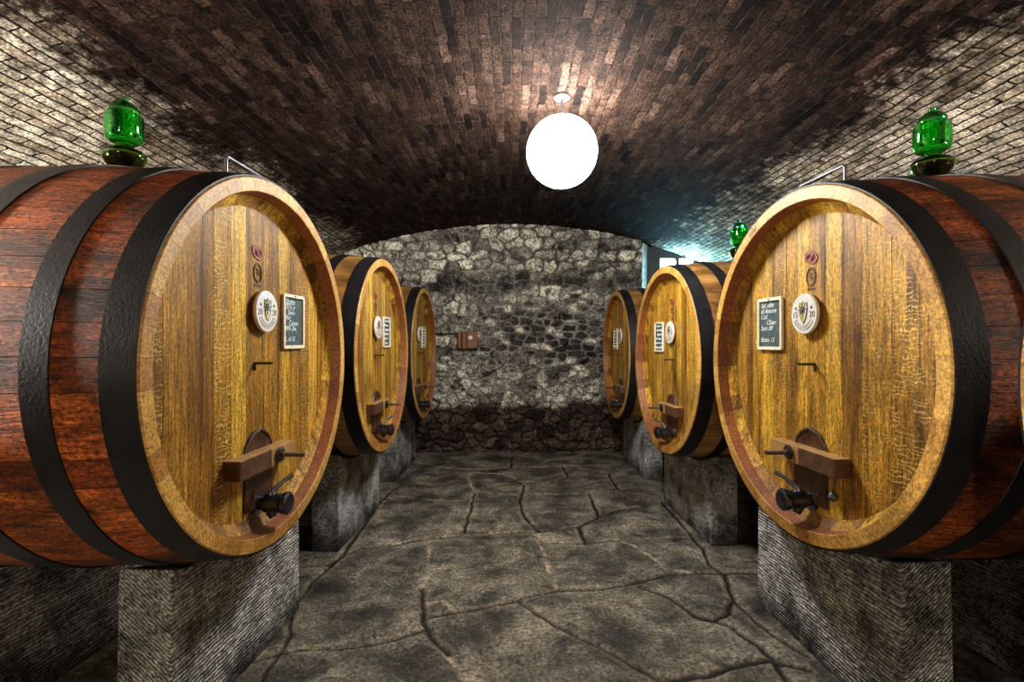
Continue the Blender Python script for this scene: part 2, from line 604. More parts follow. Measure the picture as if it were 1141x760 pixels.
    box(bm, (.018, min(-.0185 * sg, .225 * sg), HC - .507), (.098, max(-.0185 * sg, .225 * sg), HC - .418), 0)
    bmesh.ops.recalc_face_normals(bm, faces=bm.faces)
    for f in bm.faces:
        if f.normal.z > .8:
            f.material_index = 0  # top faces take the golden oak, on the browner half too
    bar = finish('door_bar', bm, [M['bar'], M['bar2']], root, bevel=.004)
    bm = bmesh.new()
    lathe(bm, [(0, .012), (.008, .036), (.016, .036), (.024, .02)], P(.05, -.458, -.02), (-1, 0, 0), 24)
    finish('washer', bm, M['tap'], bar, smooth=True)
    bm = bmesh.new()
    pr = []
    for k in range(36):
        pr.append((.02 + k * .0032, .0125 if k % 2 else .0105))
    lathe(bm, pr, P(.05, -.458, -.02), (-1, 0, 0), 16)
    finish('screw', bm, M['bar2'], bar)
    # peg
    bm = bmesh.new()
    tube(bm, [P(-.03, .0, -.102), P(-.03, .0, -.01)], .007, 10)
    tube(bm, [P(-.03, .0, -.095), P(-.03, -.035, -.094)], .005, 8)
    finish('peg', bm, M['tap'], root)
    # tap
    bm = bmesh.new()
    o = P(0, -.685, -.105)
    lathe(bm, [(0, .06), (.012, .06), (.015, .034), (.045, .034), (.05, .046), (.125, .046), (.13, .036), (.14, .036)], o, (-1, 0, 0), 28)
    tap = finish('tap', bm, M['tap'], root, smooth=True)
    bm = bmesh.new()
    lathe(bm, [(.135, .050), (.14, .056), (.160, .056), (.168, .046), (.172, .012)], o, (-1, 0, 0), 12)
    finish('tap_cap', bm, M['tap'], tap)
    bm = bmesh.new()
    q = P(0, -.651, -.03)
    lathe(bm, [(-.01, .02), (.02, .018), (.03, .012)], q, (0, 0, 1), 16)
    tube(bm, [q + Vector((0, 0, .018)), P(.02, -.62, -.02), P(.06, -.595, .0), P(.105, -.575, .025)], .007, 10, radii=[.013, .013, .010, .013])
    finish('tap_handle', bm, M['iron'], tap, smooth=True)
    bm = bmesh.new()
    tube(bm, [P(0, -.70, -.03), P(0, -.735, -.03), P(-.0, -.755, -.02)], .016, 12, radii=[.026, .024, .018])
    finish('tap_spout', bm, M['tap'], tap, smooth=True)
    # lifting staple over the first hoop
    bm = bmesh.new()
    hx = .15; top = .953; lo = .84
    tube(bm, [(hx, -.17, HC + lo), (hx, -.17, HC + top - .012), (hx, -.158, HC + top), (hx, .158, HC + top), (hx, .17, HC + top - .012), (hx, .17, HC + lo)], .0075, 10)
    finish('lifting_handle', bm, M['iron'], root, smooth=True)
    # wax seal and branded mark
    bm = bmesh.new()
    n = 28; A = math.radians(18)
    pts = []
    for k in range(n):
        a = 2 * PI * k / n; w = 1 + .03 * math.sin(5 * a)
        y, z = .053 * math.cos(a) * w, .034 * math.sin(a) * w
        pts.append((y * math.cos(A) - z * math.sin(A), HC + .54 + y * math.sin(A) + z * math.cos(A)))
    plate(bm, pts, .095, .10)
    for k in range(3):
        tube(bm, [(.094, .03 * math.cos(a) * (1 - k * .3), HC + .54 + .019 * math.sin(a) * (1 - k * .3)) for a in [2 * PI * j / 18 for j in range(18)]], .0018, 6, closed=True)
    finish('wax_seal', bm, M['seal'], root, bevel=.001)
    bm = bmesh.new()
    for rx, rz in ((.038, .048), (.03, .04)):
        tube(bm, [(.0985, rx * math.cos(a), HC + .44 + rz * math.sin(a)) for a in [2 * PI * j / 24 for j in range(24)]], .0026, 6, closed=True)
    tube(bm, [(.0985, -.012, HC + .425), (.0985, -.005, HC + .46), (.0985, .012, HC + .462), (.0985, .008, HC + .435), (.0985, -.012, HC + .43)], .003, 6)
    box(bm, (.0975, -.03, HC + .372), (.10, .03, HC + .386))
    finish('branded_mark', bm, M['stamp'], root)
    return root


def copy_tree(o, parent=None):
    c = o.copy(); C.objects.link(c)
    if parent:
        c.parent = parent
    for ch in list(o.children):
        copy_tree(ch, c)
    return c


CASKS = {   # x, depth, height of centre over the lens, yaw
    'NL': (-1.1485, 2.4593, -.1076, 2.44), 'NR': (1.42, 2.5439, -.1164, -3.43),
    'ML': (-1.1542, 4.6083, -.1294, 1.28), 'MR': (1.4125, 4.7283, -.1754, -2.51),
    'FL': (-1.1656, 6.7506, -.1636, 1.04), 'FR': (1.4106, 6.91, -.1861, -.5),
    'ZR': (1.405, .47, -.11, -3.6)}
LAB = {'NL': 'nearest cask of the left row, big round golden oak front and red stained flank',
       'NR': 'nearest whole cask of the right row, golden oak front facing the aisle',
       'ML': 'middle cask of the left row, half hidden behind the nearest left cask',
       'MR': 'middle cask of the right row, under the small bright window',
       'FL': 'farthest and smallest looking cask of the left row beside the stone end wall',
       'FR': 'farthest cask of the right row, brown front beside the stone end wall',
       'ZR': 'cask cut off by the right edge of the photo, only a sliver of rim showing'}
POS = {'NL': 'nearest left', 'NR': 'nearest right', 'ML': 'middle left', 'MR': 'middle right', 'FL': 'farthest left', 'FR': 'farthest right', 'ZR': 'cut-off right edge'}


def face(k):
    x, d, h, yaw = CASKS[k]
    sg = -1 if k[1] == 'L' else 1
    a = math.radians(yaw)
    rz = -a if sg > 0 else PI + (-a)
    # local x axis must point from the aisle into the cask
    if sg < 0:
        rz = PI - a
    return sg, Vector((x, d, CAMH + h)), rz


def world(k, s, h, o):
    """point on a cask: s along the face towards the far end, h over the axis, o out into the aisle"""
    sg, c, rz = face(k)
    M4 = Matrix.Translation(c) @ Matrix.Rotation(rz, 4, 'Z')
    return M4 @ Vector((-o, s * sg, h)), rz


protoL = make_cask(-1, M['stave']); protoR = make_cask(1, M['stave'])
for k in ('NL', 'ML', 'FL', 'NR', 'MR', 'FR', 'ZR'):
    sg, c, rz = face(k)
    if k == 'NL':
        o = protoL
    elif k == 'NR':
        o = protoR
    else:
        o = copy_tree(protoL if sg < 0 else protoR)
    o.location = (c.x, c.y, c.z - HC); o.rotation_euler = (0, 0, rz)
    tag(o, LAB[k], 'wine cask', 'wine casks lying in two rows')
    if k in ('ML', 'MR', 'FR', 'FL'):
        for ch in o.children:
            if ch.name.startswith('stave_body'):
                ch.data = ch.data.copy(); ch.data.materials.clear(); ch.data.materials.append(M['stave2'])
# year burnt into the chime of the nearest right cask
sgn, c0, rz0 = face('NR')
nr = protoR
for ch_, ang in zip('1007', (28.5, 27.0, 25.5, 24.0)):
    m = text_mesh('burnt_number', ch_, .04, M['stamp'], nr)
    a = math.radians(ang)
    m.matrix_local = Matrix.Translation((-.0036, .834 * math.sin(a), HC + .834 * math.cos(a))) @ Matrix.Rotation(-a, 4, 'X') @ Matrix(((0, 0, -1, 0), (-1, 0, 0, 0), (0, 1, 0, 0), (0, 0, 0, 1)))
# small hanging knob on the nearest right cask
bm = bmesh.new()
tube(bm, [(.088, -.19, HC - .49), (.085, -.19, HC - .60)], .004, 8)
lathe(bm, [(-.024, .004), (-.018, .016), (0, .023), (.018, .016), (.024, .006)], (.075, -.19, HC - .615), (0, 0, 1), 20)
finish('hanging_knob', bm, M['iron'], nr, smooth=True)


# ------------------------------------------------------------------ stone cradles
def make_block(sg, zc, off, name='stone_cradle'):
    """x: thickness, y: along the aisle; top hollowed to the cask; z from the floor"""
    bm = bmesh.new()
    rr = .927
    hgt = CAMH + zc          # axis height
    top = []
    for k in range(25):
        s = -.575 + 1.15 * k / 24
        q = s + off * sg
        top.append((s, min(hgt - math.sqrt(max(rr * rr - q * q, 0)), hgt - .72)))
    T = .235
    A = []; B = []
    outline = [(-.59, 0.0)] + [(-.575 - .015 * (1 - k / 6), top[0][1] * k / 6) for k in range(1, 6)] + top + [(.575 + .015 * k / 6, top[-1][1] * (6 - k) / 6) for k in range(1, 6)] + [(.59, 0.0)]
    plate(bm, outline, 0, T)
    return finish(name, bm, M['tooled'], None, bevel=.012)


blocks = {}
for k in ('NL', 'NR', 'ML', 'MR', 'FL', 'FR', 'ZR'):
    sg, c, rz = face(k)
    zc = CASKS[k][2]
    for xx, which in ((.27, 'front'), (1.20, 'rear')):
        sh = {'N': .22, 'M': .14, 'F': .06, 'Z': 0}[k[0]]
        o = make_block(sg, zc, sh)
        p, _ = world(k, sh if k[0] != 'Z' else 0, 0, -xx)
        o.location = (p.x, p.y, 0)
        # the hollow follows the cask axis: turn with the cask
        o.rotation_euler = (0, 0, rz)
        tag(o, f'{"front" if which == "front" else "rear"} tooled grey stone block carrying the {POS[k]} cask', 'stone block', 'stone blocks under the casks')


# ------------------------------------------------------------------ badges and chalkboards
def to_face(o, k, s, h, off):
    p, rz = world(k, s, h, off)
    o.location = p
    o.rotation_euler = (0, 0, rz)
    return o


# local frame for hung things: x points into the head, text reads towards -x
TXT = Matrix(((0, 0, -1, 0), (-1, 0, 0, 0), (0, 1, 0, 0), (0, 0, 0, 1)))


def make_badge(nums):
    root = empty('round_plaque', (0, 0, 0))
    bm = bmesh.new()
    lathe(bm, [(0, .100), (.022, .101)], (0, 0, 0), (-1, 0, 0), 56)
    finish('plaque_back', bm, M['badge_back'], root)
    bm = bmesh.new()
    lathe(bm, [(.020, .1035), (.030, .1035), (.034, .100), (.034, .001)], (0, 0, 0), (-1, 0, 0), 56, True, False)
    finish('plaque_face', bm, M['ceramic'], root)
    x0, x1 = -.0342, -.0362
    # y here is mirrored for the reader: reader's right = -y
    L = [(0, -.048), (.014, -.030), (.026, -.002), (.030, .03), (.028, .058), (.012, .050), (0, .062)]
    bm = bmesh.new(); plate(bm, [(y, z) for y, z in L], x0, x1); half = finish('shield_half', bm, M['yellow'], root)
    bm = bmesh.new(); plate(bm, [(-y, z) for y, z in L], x0, x1); finish('shield_half', bm, M['palegreen'], root)
    bm = bmesh.new()
    tube(bm, [(-.0362, y, z) for y, z in L + [(-y, z) for y, z in reversed(L[1:-1])]], .0016, 6, closed=True)
    finish('shield_outline', bm, M['ink'], root)
    bm = bmesh.new()
    pts = []
    for q in range(16):
        a = PI * q / 8 + .1
        r = (.044 if q % 4 == 0 else .036) if q % 2 == 0 else .011
        pts.append((.004 + r * math.sin(a), .022 + r * math.cos(a)))
    plate(bm, pts, -.036, -.0382); finish('star', bm, M['ink'], root)
    bm = bmesh.new()
    lathe(bm, [(0, .009), (.002, .006)], (-.038, .004, .022), (-1, 0, 0), 16); finish('star_centre', bm, M['purple'], root)
    bm = bmesh.new()
    for rr in (.062, .082):
        tube(bm, [(-.0345, rr * math.sin(a), rr * -math.cos(a)) for a in [math.radians(-62 + 124 * j / 20) for j in range(21)]], .0012, 6)
    for sgn in (-1, 1):
        a = math.radians(62 * sgn)
        tube(bm, [(-.0345, r * math.sin(a), -r * math.cos(a)) for r in (.062, .082)], .0012, 6)
    rg = random.Random(5)
    for j in range(13):
        a = math.radians(-48 + 8 * j)
        tube(bm, [(-.0345, .068 * math.sin(a), -.068 * math.cos(a)), (-.0345, .072 * math.sin(a + .06), -.072 * math.cos(a + .06)), (-.0345, .076 * math.sin(a), -.076 * math.cos(a))], .0011, 5)
    finish('ribbon', bm, M['ink'], root)
    for t_, yy in ((nums[0], .067), (nums[1], -.067)):
        m = text_mesh('numeral', t_, .042, M['purple'], root)
        m.matrix_local = Matrix.Translation((-.0345, yy, -.005)) @ TXT
        bm = bmesh.new()
        pts = []
        for q in range(10):
            a = PI * q / 5; r = .0085 if q % 2 == 0 else .004
            pts.append((yy * .92 + r * math.sin(a), .031 + r * math.cos(a)))
        plate(bm, pts, x0, x1); finish('small_star', bm, M['ink'], root)
    return root


def scribble(bm, y0, y1, z, hgt, rg):
    """a joined-up illegible chalk line from y0 to y1 (reader's left to right)"""
    n = max(6, int(abs(y1 - y0) / .006)); pts = []
    for i in range(n):
        f = i / (n - 1)
        pts.append((-.0075, y0 + (y1 - y0) * f + rg.uniform(-.002, .002), z + (hgt * (.5 if i % 2 else -.5)) * rg.uniform(.4, 1.3)))
    tube(bm, pts, .0018, 5)


def make_board(lines, seed):
    root = empty('chalkboard', (0, 0, 0))
    W, H, B = .122, .150, .018
    bm = bmesh.new()

    def rr(w, h, r, n=5):
        out = []
        for cx, cz, a0 in ((w - r, h - r, 0), (-w + r, h - r, 90), (-w + r, -h + r, 180), (w - r, -h + r, 270)):
            for k in range(n + 1):
                a = math.radians(a0 + 90 * k / n)
                out.append((cx + r * math.cos(a), cz + r * math.sin(a)))
        return out
    O = rr(W, H, .014); I = rr(W - B, H - B, .003)
    n = len(O)
    vs = [[bm.verts.new((x, y, z)) for y, z in P_] for x, P_ in ((0, O), (-.016, O), (-.016, I), (-.004, I), (0, I))]
    for A, Bv in zip(vs, vs[1:] + vs[:1]):
        for k in range(n):
            bm.faces.new((A[k], A[(k + 1) % n], Bv[(k + 1) % n], Bv[k]))
    finish('board_frame', bm, M['frame'], root, bevel=.002)
    bm = bmesh.new(); box(bm, (-.0065, -W + B - .001, -H + B - .001), (-.0005, W - B + .001, H - B + .001))
    finish('slate', bm, M['slate'], root)
    rg = random.Random(seed)
    bm = bmesh.new()
    lathe(bm, [(0, .0028), (.008, .0028), (.009, .005), (.011, .003)], (-.010, 0, H - B / 2), (-1, 0, 0), 10)
    finish('nail', bm, M['black'], root)
    if lines:
        for i, (ln, dx, size) in enumerate(lines):
            z = H - B - .024 - i * (2 * H - 2 * B - .03) / (len(lines))
            m = text_mesh('chalk_line', ln, size * .8, M['chalk'], root, shear=.35, align='LEFT')
            m.matrix_local = Matrix.Translation((-.0072, W - B - .008 - dx, z)) @ TXT
        return root
    bm = bmesh.new()
    for i in range(6):
        z = H - B - .022 - i * .043
        y0 = W - B - rg.uniform(.008, .05); y1 = -W + B + rg.uniform(.01, .07)
        ym = y0 + (y1 - y0) * rg.uniform(.35, .6)
        scribble(bm, y0, ym + .006, z, .022, rg); scribble(bm, ym - .006, y1, z, .020, rg)
    finish('chalk_writing', bm, M['chalk'], root)
    return root


bA = make_badge(('20', '20')); bB = make_badge(('15', '20'))
for k in ('NL', 'NR', 'ML', 'MR', 'FL', 'FR'):
    o = bA if k == 'NL' else bB if k == 'NR' else copy_tree(bB)
    to_face(o, k, 0.0 if k[0] != 'N' else (.03 if k == 'NL' else .012), .254, -.0995)
    tag(o, f'round white crest plaque on the {POS[k]} cask front, with star shield and year', 'plaque', 'round crest plaques on the casks')
LR = [('Sel. olio', .0, .050), ('di Amore', .0, .050), ('Coll.', .0, .048), ('Chian', .06, .048), ('Sant 09', .0, .050), ('', 0, .04), ('Botte 12', .0, .048)]
LL = [('Botte', .01, .056), ('70 h. y', .0, .050), ('Sono', .03, .046), ('Vini', .0, .048), ('Cenon', .04, .050), ('Wh 2m.', .0, .050), ('', 0, .04), ('L. di 12', .0, .046)]
for k in ('NL', 'NR', 'ML', 'MR', 'FL', 'FR'):
    o = make_board(LL if k == 'NL' else LR if k == 'NR' else None, ord(k[0]) + ord(k[1]))
    to_face(o, k, .352, .215, -.098)
    if k == 'NL':
        o.rotation_euler[0] = 0
    tag(o, f'small chalkboard in a pale wooden frame on the {POS[k]} cask front, chalked writing', 'chalkboard', 'chalkboards hung on the casks')


# ------------------------------------------------------------------ green glass air locks
def make_lock():
    root = empty('glass_airlock', (0, 0, 0))
    bm = bmesh.new()
    lathe(bm, [(-.062, .042), (-.055, .048), (-.03, .050)], (0, 0, 0), (0, 0, 1), 28)
    finish('bung', bm, M['bar2'], root, smooth=True)
    bm = bmesh.new()
    outp = [(-.034, .052), (-.02, .066), (.008, .084), (.032, .0935), (.048, .093), (.064, .080), (.075, .056), (.082, .042), (.092, .040)]
    inn = [(.088, .036), (.078, .040), (.070, .055), (.060, .076), (.046, .088), (.032, .0885), (.010, .079), (-.018, .061), (-.028, .048), (-.028, .001)]
    lathe(bm, outp + inn, (0, 0, 0), (0, 0, 1), 40, True, False)
    bowl = finish('bowl', bm, M['glass2'], root, smooth=True)
    bm = bmesh.new()
    lathe(bm, [(-.0265, .046), (-.017, .059), (.010, .077), (.030, .086), (.038, .0862), (.038, .001)], (0, 0, 0), (0, 0, 1), 40, True, False)
    finish('wine_fill', bm, M['wine'], bowl, smooth=True)
    bm = bmesh.new()
    outp = [(.094, .041), (.100, .052), (.112, .071), (.13, .080), (.22, .081), (.24, .078), (.247, .072)]
    inn = [(.244, .070), (.22, .075), (.13, .0745), (.114, .064), (.104, .046), (.100, .001)]
    lathe(bm, outp + inn, (0, 0, 0), (0, 0, 1), 40, True, False)
    finish('jar', bm, M['glass'], root, smooth=True)
    bm = bmesh.new()
    outp = [(.15, .050), (.25, .052), (.253, .060), (.27, .062), (.285, .056), (.300, .040), (.306, .020), (.309, .012), (.314, .017), (.324, .018), (.332, .012), (.334, .001)]
    inn = [(.300, .001), (.297, .030), (.28, .048), (.25, .046), (.15, .045)]
    lathe(bm, outp, (0, 0, 0), (0, 0, 1), 40, False, False)
    A, u, w = basis((0, 0, 1))
    finish('cap', bm, M['glass'], root, smooth=True)
    return root


lk = make_lock()
for i, (k, t) in enumerate((('NL', 'green glass airlock with wine in its bowl on top of the nearest left cask'),
                            ('NR', 'green glass airlock standing on top of the nearest right cask'),
                            ('MR', 'green glass airlock peeping over the nearest right cask, on the middle right one'))):
    o = lk if i == 0 else copy_tree(lk)
    xx = .775 if k[1] == 'L' else .745
    p, rz = world(k, 0, rad(xx) + .063, -xx)
    o.location = p; o.rotation_euler = (0, 0, rz + i)
    tag(o, t, 'airlock', 'green glass airlocks on the casks')


# ------------------------------------------------------------------ numpy noise
class VN:
    def __init__(self, seed):
        self.g = np.random.RandomState(seed).rand(256, 256)

    def one(self, x, y):
        xi = np.floor(x).astype(int); yi = np.floor(y).astype(int)
        fx = x - xi; fy = y - yi
        fx = fx * fx * (3 - 2 * fx); fy = fy * fy * (3 - 2 * fy)
        g = self.g
        a = g[xi % 256, yi % 256]; b = g[(xi + 1) % 256, yi % 256]
        c = g[xi % 256, (yi + 1) % 256]; d = g[(xi + 1) % 256, (yi + 1) % 256]
        return (a * (1 - fx) + b * fx) * (1 - fy) + (c * (1 - fx) + d * fx) * fy

    def fbm(self, x, y, o=4):
        s = 0; a = 1; t = 0
        for i in range(o):
            s = s + a * self.one(x * 2 ** i + 17 * i, y * 2 ** i + 5 * i); t += a; a *= .55
        return s / t - .5


def grid_mesh(name, P, attrs, mat, keep=None, flip=False, smooth=True):
    """P: (n, m, 3) points"""
    n, m = P.shape[:2]
    idx = np.arange(n * m).reshape(n, m)
    q = np.stack([idx[:-1, :-1], idx[1:, :-1], idx[1:, 1:], idx[:-1, 1:]], -1).reshape(-1, 4)
    if flip:
        q = q[:, ::-1]
    if keep is not None:
        q = q[keep[:-1, :-1].reshape(-1) & keep[1:, :-1].reshape(-1) & keep[1:, 1:].reshape(-1) & keep[:-1, 1:].reshape(-1)]
    me = bpy.data.meshes.new(name)
    me.vertices.add(n * m)
    me.vertices.foreach_set('co', P.reshape(-1).astype(np.float32))
    me.loops.add(q.size)
    me.loops.foreach_set('vertex_index', q.reshape(-1).astype(np.int32))
    me.polygons.add(len(q))
    me.polygons.foreach_set('loop_start', (np.arange(len(q)) * 4).astype(np.int32))
    me.polygons.foreach_set('use_smooth', np.ones(len(q), bool))
    me.update(calc_edges=True)
    for k, a in attrs.items():
        at = me.attributes.new(k, 'FLOAT', 'POINT')
        at.data.foreach_set('value', a.reshape(-1).astype(np.float32))
    me.materials.append(mat)
    return link(name, me)


# ------------------------------------------------------------------ floor with flagstones
def seg_dist(px, py, ax, ay, bx, by):
    dx, dy = bx - ax, by - ay
    t = np.clip(((px - ax) * dx + (py - ay) * dy) / (dx * dx + dy * dy + 1e-9), 0, 1)
    return np.hypot(px - ax - t * dx, py - ay - t * dy)


# joints between the flagstones, measured on the floor plane (type: c dark crack, m mortar, b both)
J = [
    ('b', [(323, 632), (364, 629), (383, 618), (403, 610), (441, 606), (479, 599), (520, 596), (570, 593), (600, 592)]),
    ('m', [(600, 592), (602, 606), (613.5, 638), (621, 657)]),
    ('b', [(475, 688), (509, 681), (540, 676), (568, 670), (590, 663), (621, 657), (660, 656), (707, 649), (741, 640), (775, 637), (809, 638), (854, 637), (880, 637)]),
    ('m', [(480, 601), (477, 637), (470, 654), (472, 691), (489, 719), (510, 742), (530, 762), (560, 790)]),
    ('c', [(470, 654), (471, 691), (486, 716), (500, 728)]),
    ('b', [(285, 735), (311, 726), (350, 722), (397, 719), (440, 711), (472, 700)]),
    ('c', [(577, 669), (600, 683), (621, 697), (672, 722), (720, 748), (737, 757), (760, 775)]),
    ('c', [(700, 766), (737, 757), (789, 751), (820, 741), (854, 734), (870, 738), (900, 745)]),
    ('b', [(713, 654), (740, 662), (761, 674), (775, 683), (792, 688), (816, 698), (847, 719), (861, 733), (880, 760)]),
    ('b', [(737, 558), (760, 583), (782, 609), (789, 627), (806, 638), (818, 668), (843, 692), (868, 709), (900, 730)]),
    ('c', [(761, 674), (775, 686), (792, 690), (812, 682), (816, 668)]),
    ('c', [(600, 592), (622, 590), (644, 586), (667, 576), (690, 568), (709, 564)]),
    ('b', [(602, 603), (625, 605), (653, 604), (700, 601), (740, 600), (772, 599)]),
    ('c', [(644, 586), (648, 594), (653, 604)]),
    ('m', [(686, 601), (705, 607), (724, 618), (744, 633), (775, 637)]),
    ('c', [(772, 599), (782, 609)]),
    ('c', [(517, 592), (520, 580), (524, 568), (529, 548)]),
    ('m', [(529, 548), (521, 531), (526, 526), (550, 527), (569, 529), (577, 536)]),
    ('c', [(600, 592), (590, 581), (582, 570), (579, 557), (585, 540), (577, 536)]),
    ('b', [(532, 548), (577, 552), (630, 550), (686, 548), (703, 557), (740, 560)]),
    ('b', [(535, 545), (577, 536), (611, 538), (633, 530), (678, 527), (689, 545)]),
    ('m', [(420, 562), (442, 552), (482, 557), (527, 557)]),
    ('c', [(656, 549), (664, 568), (667, 576)]),
    ('m', [(454, 512), (490, 520), (532, 523), (569, 520), (627, 519), (680, 517)]),
    ('c', [(571, 509), (569, 520)]), ('c', [(627, 519), (633, 530)]),
    ('b', [(290, 757), (325, 705), (323, 678), (349, 647), (383, 616), (405, 585), (424, 557), (445, 540)]),
    ('m', [(475, 671), (492, 668), (506, 678)]),
    ('f', [(530, 722), (544, 734), (570, 733), (590, 745)]),
    ('f', [(520, 575), (545, 588), (570, 590)]), ('f', [(640, 640), (680, 632), (700, 625)]),
    ('f', [(430, 650), (415, 690), (420, 715)]), ('f', [(860, 733), (845, 748), (840, 765)]),
]


def floor_pt(u, v):
    d = F * CAMH / (v - HZ)
    return ((u - CX) * d / F, d)


xs = np.concatenate([np.linspace(-XS - .05, -1.8, 60), np.arange(-1.79, 1.95, .0115), np.linspace(1.96, XS + .05, 60)])
ys = np.concatenate([np.linspace(YR - .05, 2.0, 60), np.arange(2.01, 5.2, .0115), np.arange(5.2, 8.15, .02)])
X, Y = np.meshgrid(xs, ys, indexing='ij')
n1, n2, n3 = VN(1), VN(2), VN(3)
wx = X + .035 * n1.fbm(X * 9, Y * 9, 4); wy = Y + .035 * n2.fbm(X * 9, Y * 9, 4)
dc = np.full(X.shape, 9.0); dm = np.full(X.shape, 9.0); df = np.full(X.shape, 9.0)
for kind, pts in J:
    pts = [floor_pt(*p) for p in pts]
    for (ax, ay), (bx, by) in zip(pts, pts[1:]):
        bm_ = (wx > min(ax, bx) - .3) & (wx < max(ax, bx) + .3) & (wy > min(ay, by) - .3) & (wy < max(ay, by) + .3)
        if not bm_.any():
            continue
        d = seg_dist(wx[bm_], wy[bm_], ax, ay, bx, by)
        if kind in 'cb':
            dc[bm_] = np.minimum(dc[bm_], d)
        if kind in 'mb':
            dm[bm_] = np.minimum(dm[bm_], d)
        if kind == 'f':
            df[bm_] = np.minimum(df[bm_], d)
# irregular joints away from the aisle: a jittered grid
outside = (np.abs(X - .1) > 1.75) | (Y < 2.4)
gx = np.abs(((wx + .37 * np.floor(wy / .8)) / .9) % 1 - .5); gy = np.abs((wy / .8) % 1 - .5)
de = np.minimum((.5 - gx) * .9, (.5 - gy) * .8)
dc = np.where(outside, np.minimum(dc, de), dc)
wid = .5 + 1.6 * np.clip(n3.fbm(X * 3, Y * 3, 3) + .5, 0, 1)
crack = np.clip(1.5 - dc / (.010 * wid + .004), 0, 1)
crack = np.maximum(crack, .7 * np.clip(1.2 - df / .006, 0, 1))
mort = np.clip(1.4 - dm / (.013 * wid), 0, 1) * np.clip(.1 + 4 * (n2.fbm(X * 6, Y * 6, 3) + .12), 0, 1)
mort = np.maximum(mort, .55 * np.clip(1 - dc / .06, 0, 1) * np.clip(.5 + 2.5 * n1.fbm(X * 7, Y * 7, 3), 0, 1))
edge = np.clip(np.minimum(dc, dm) / .10, 0, 1)
Z = .012 * np.sqrt(edge) - .012 - .014 * crack + .010 * n1.fbm(X * 2.2, Y * 2.2, 5) + .006 * n2.fbm(X * 14, Y * 14, 3)
tone = np.clip(.5 + .9 * n3.fbm(X * 1.1, Y * 1.1, 4), 0, 1) * .6 + .4 * (1 - edge) ** 2
P3 = np.stack([X, Y, Z], -1)
fl = grid_mesh('floor', P3, {'crack': crack, 'mortar': mort, 'tone': tone}, M['floor'])
tag(fl, kind='structure')


# ------------------------------------------------------------------ end wall of rubble stone
def stones(U, V, w, h, seed, warp, p=3.2, jit=.42):
    """irregular blocks: random value per stone and distance to its joint"""
    a, b = VN(seed), VN(seed + 1)
    u = (U + warp * a.fbm(U * 5, V * 5, 4) * 2 + 40) / w
    v = (V + warp * b.fbm(U * 5, V * 6, 4) * 2 + 40) / h
    rs = np.random.RandomState(seed)
    J1 = rs.uniform(-jit, jit, (512, 512)); J2 = rs.uniform(-jit, jit, (512, 512)); H = rs.rand(512, 512); W = rs.uniform(.78, 1.25, (512, 512))
    vi = np.floor(v).astype(int); f1 = np.full(U.shape, 99.0); f2 = np.full(U.shape, 99.0); sid = np.zeros(U.shape)
    for dv in (-1, 0, 1):
        r = vi + dv
        us = u + .5 * (r % 2)
        ui = np.floor(us).astype(int)
        for du in (-1, 0, 1):
            c = ui + du
            cx = c + .5 + J1[c % 512, r % 512]; cy = r + .5 + J2[c % 512, r % 512] * .7
            d = (np.abs(us - cx) ** p + np.abs(v - cy) ** p) ** (1 / p) * W[c % 512, r % 512]
            nw = d < f1
            f2 = np.where(nw, f1, np.minimum(f2, d)); sid = np.where(nw, H[c % 512, r % 512], sid); f1 = np.where(nw, d, f1)
    return sid, (f2 - f1) * .5 * min(w, h)


xs = np.arange(-XS - .02, XS + .03, .0115); zs = np.arange(-.03, 3.66, .0115)
U, V = np.meshgrid(xs, zs, indexing='ij')
idA, dA = stones(U, V, .27, .17, 21, .05)
idB, dB = stones(U, V, .19, .105, 31, .035)
idC, dC = stones(U, V, .21, .14, 41, .09, 2.2)
m1, m2, m3 = VN(51), VN(52), VN(53)
hgt = V - CAMH
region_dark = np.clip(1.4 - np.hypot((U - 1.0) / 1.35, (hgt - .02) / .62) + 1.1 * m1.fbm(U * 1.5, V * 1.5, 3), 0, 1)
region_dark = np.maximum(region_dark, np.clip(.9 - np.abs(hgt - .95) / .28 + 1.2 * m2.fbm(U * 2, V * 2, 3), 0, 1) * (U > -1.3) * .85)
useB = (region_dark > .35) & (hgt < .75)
useC = (hgt < -.25) & ~useB
sid = np.where(useB, idB, np.where(useC, idC, idA)); dd = np.where(useB, dB, np.where(useC, dC, dA))
jw = np.where(useB, .011, np.where(useC, .009, .011)) * (1 + 1.2 * m3.fbm(U * 6, V * 6, 3))
joint = np.clip(1.25 - dd / jw, 0, 1)
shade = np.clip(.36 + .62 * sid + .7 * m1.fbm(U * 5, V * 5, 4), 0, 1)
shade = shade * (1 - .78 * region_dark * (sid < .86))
pits = np.clip((m2.fbm(U * 7, V * 9, 3) - .17) * 9, 0, 1)
damp = np.clip((-.95 - hgt + .22 * m3.fbm(U * 3, V * 3, 4)) / .10, 0, 1)
damp = np.maximum(damp, .75 * pits)
mt = np.clip(.75 + 1.2 * m1.fbm(U * 2, V * 2, 3) + .25 * region_dark - (hgt > .7) * .35, 0, 1)
dep = .040 * np.clip(dd / .05, 0, 1) ** .5 + .025 * (sid - .5) - .035 * joint - .05 * pits + .02 * m2.fbm(U * 9, V * 9, 4) + .012 * m3.fbm(U * 24, V * 24, 3)
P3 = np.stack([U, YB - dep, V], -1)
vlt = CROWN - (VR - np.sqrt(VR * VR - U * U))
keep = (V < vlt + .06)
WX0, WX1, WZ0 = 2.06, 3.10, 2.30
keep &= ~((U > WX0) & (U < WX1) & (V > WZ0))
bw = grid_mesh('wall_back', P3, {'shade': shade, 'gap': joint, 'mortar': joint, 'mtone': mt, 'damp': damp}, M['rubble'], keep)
tag(bw, kind='structure')

# window recess in the end wall, splayed
YW = 8.11
bm = bmesh.new()
zt = 3.30


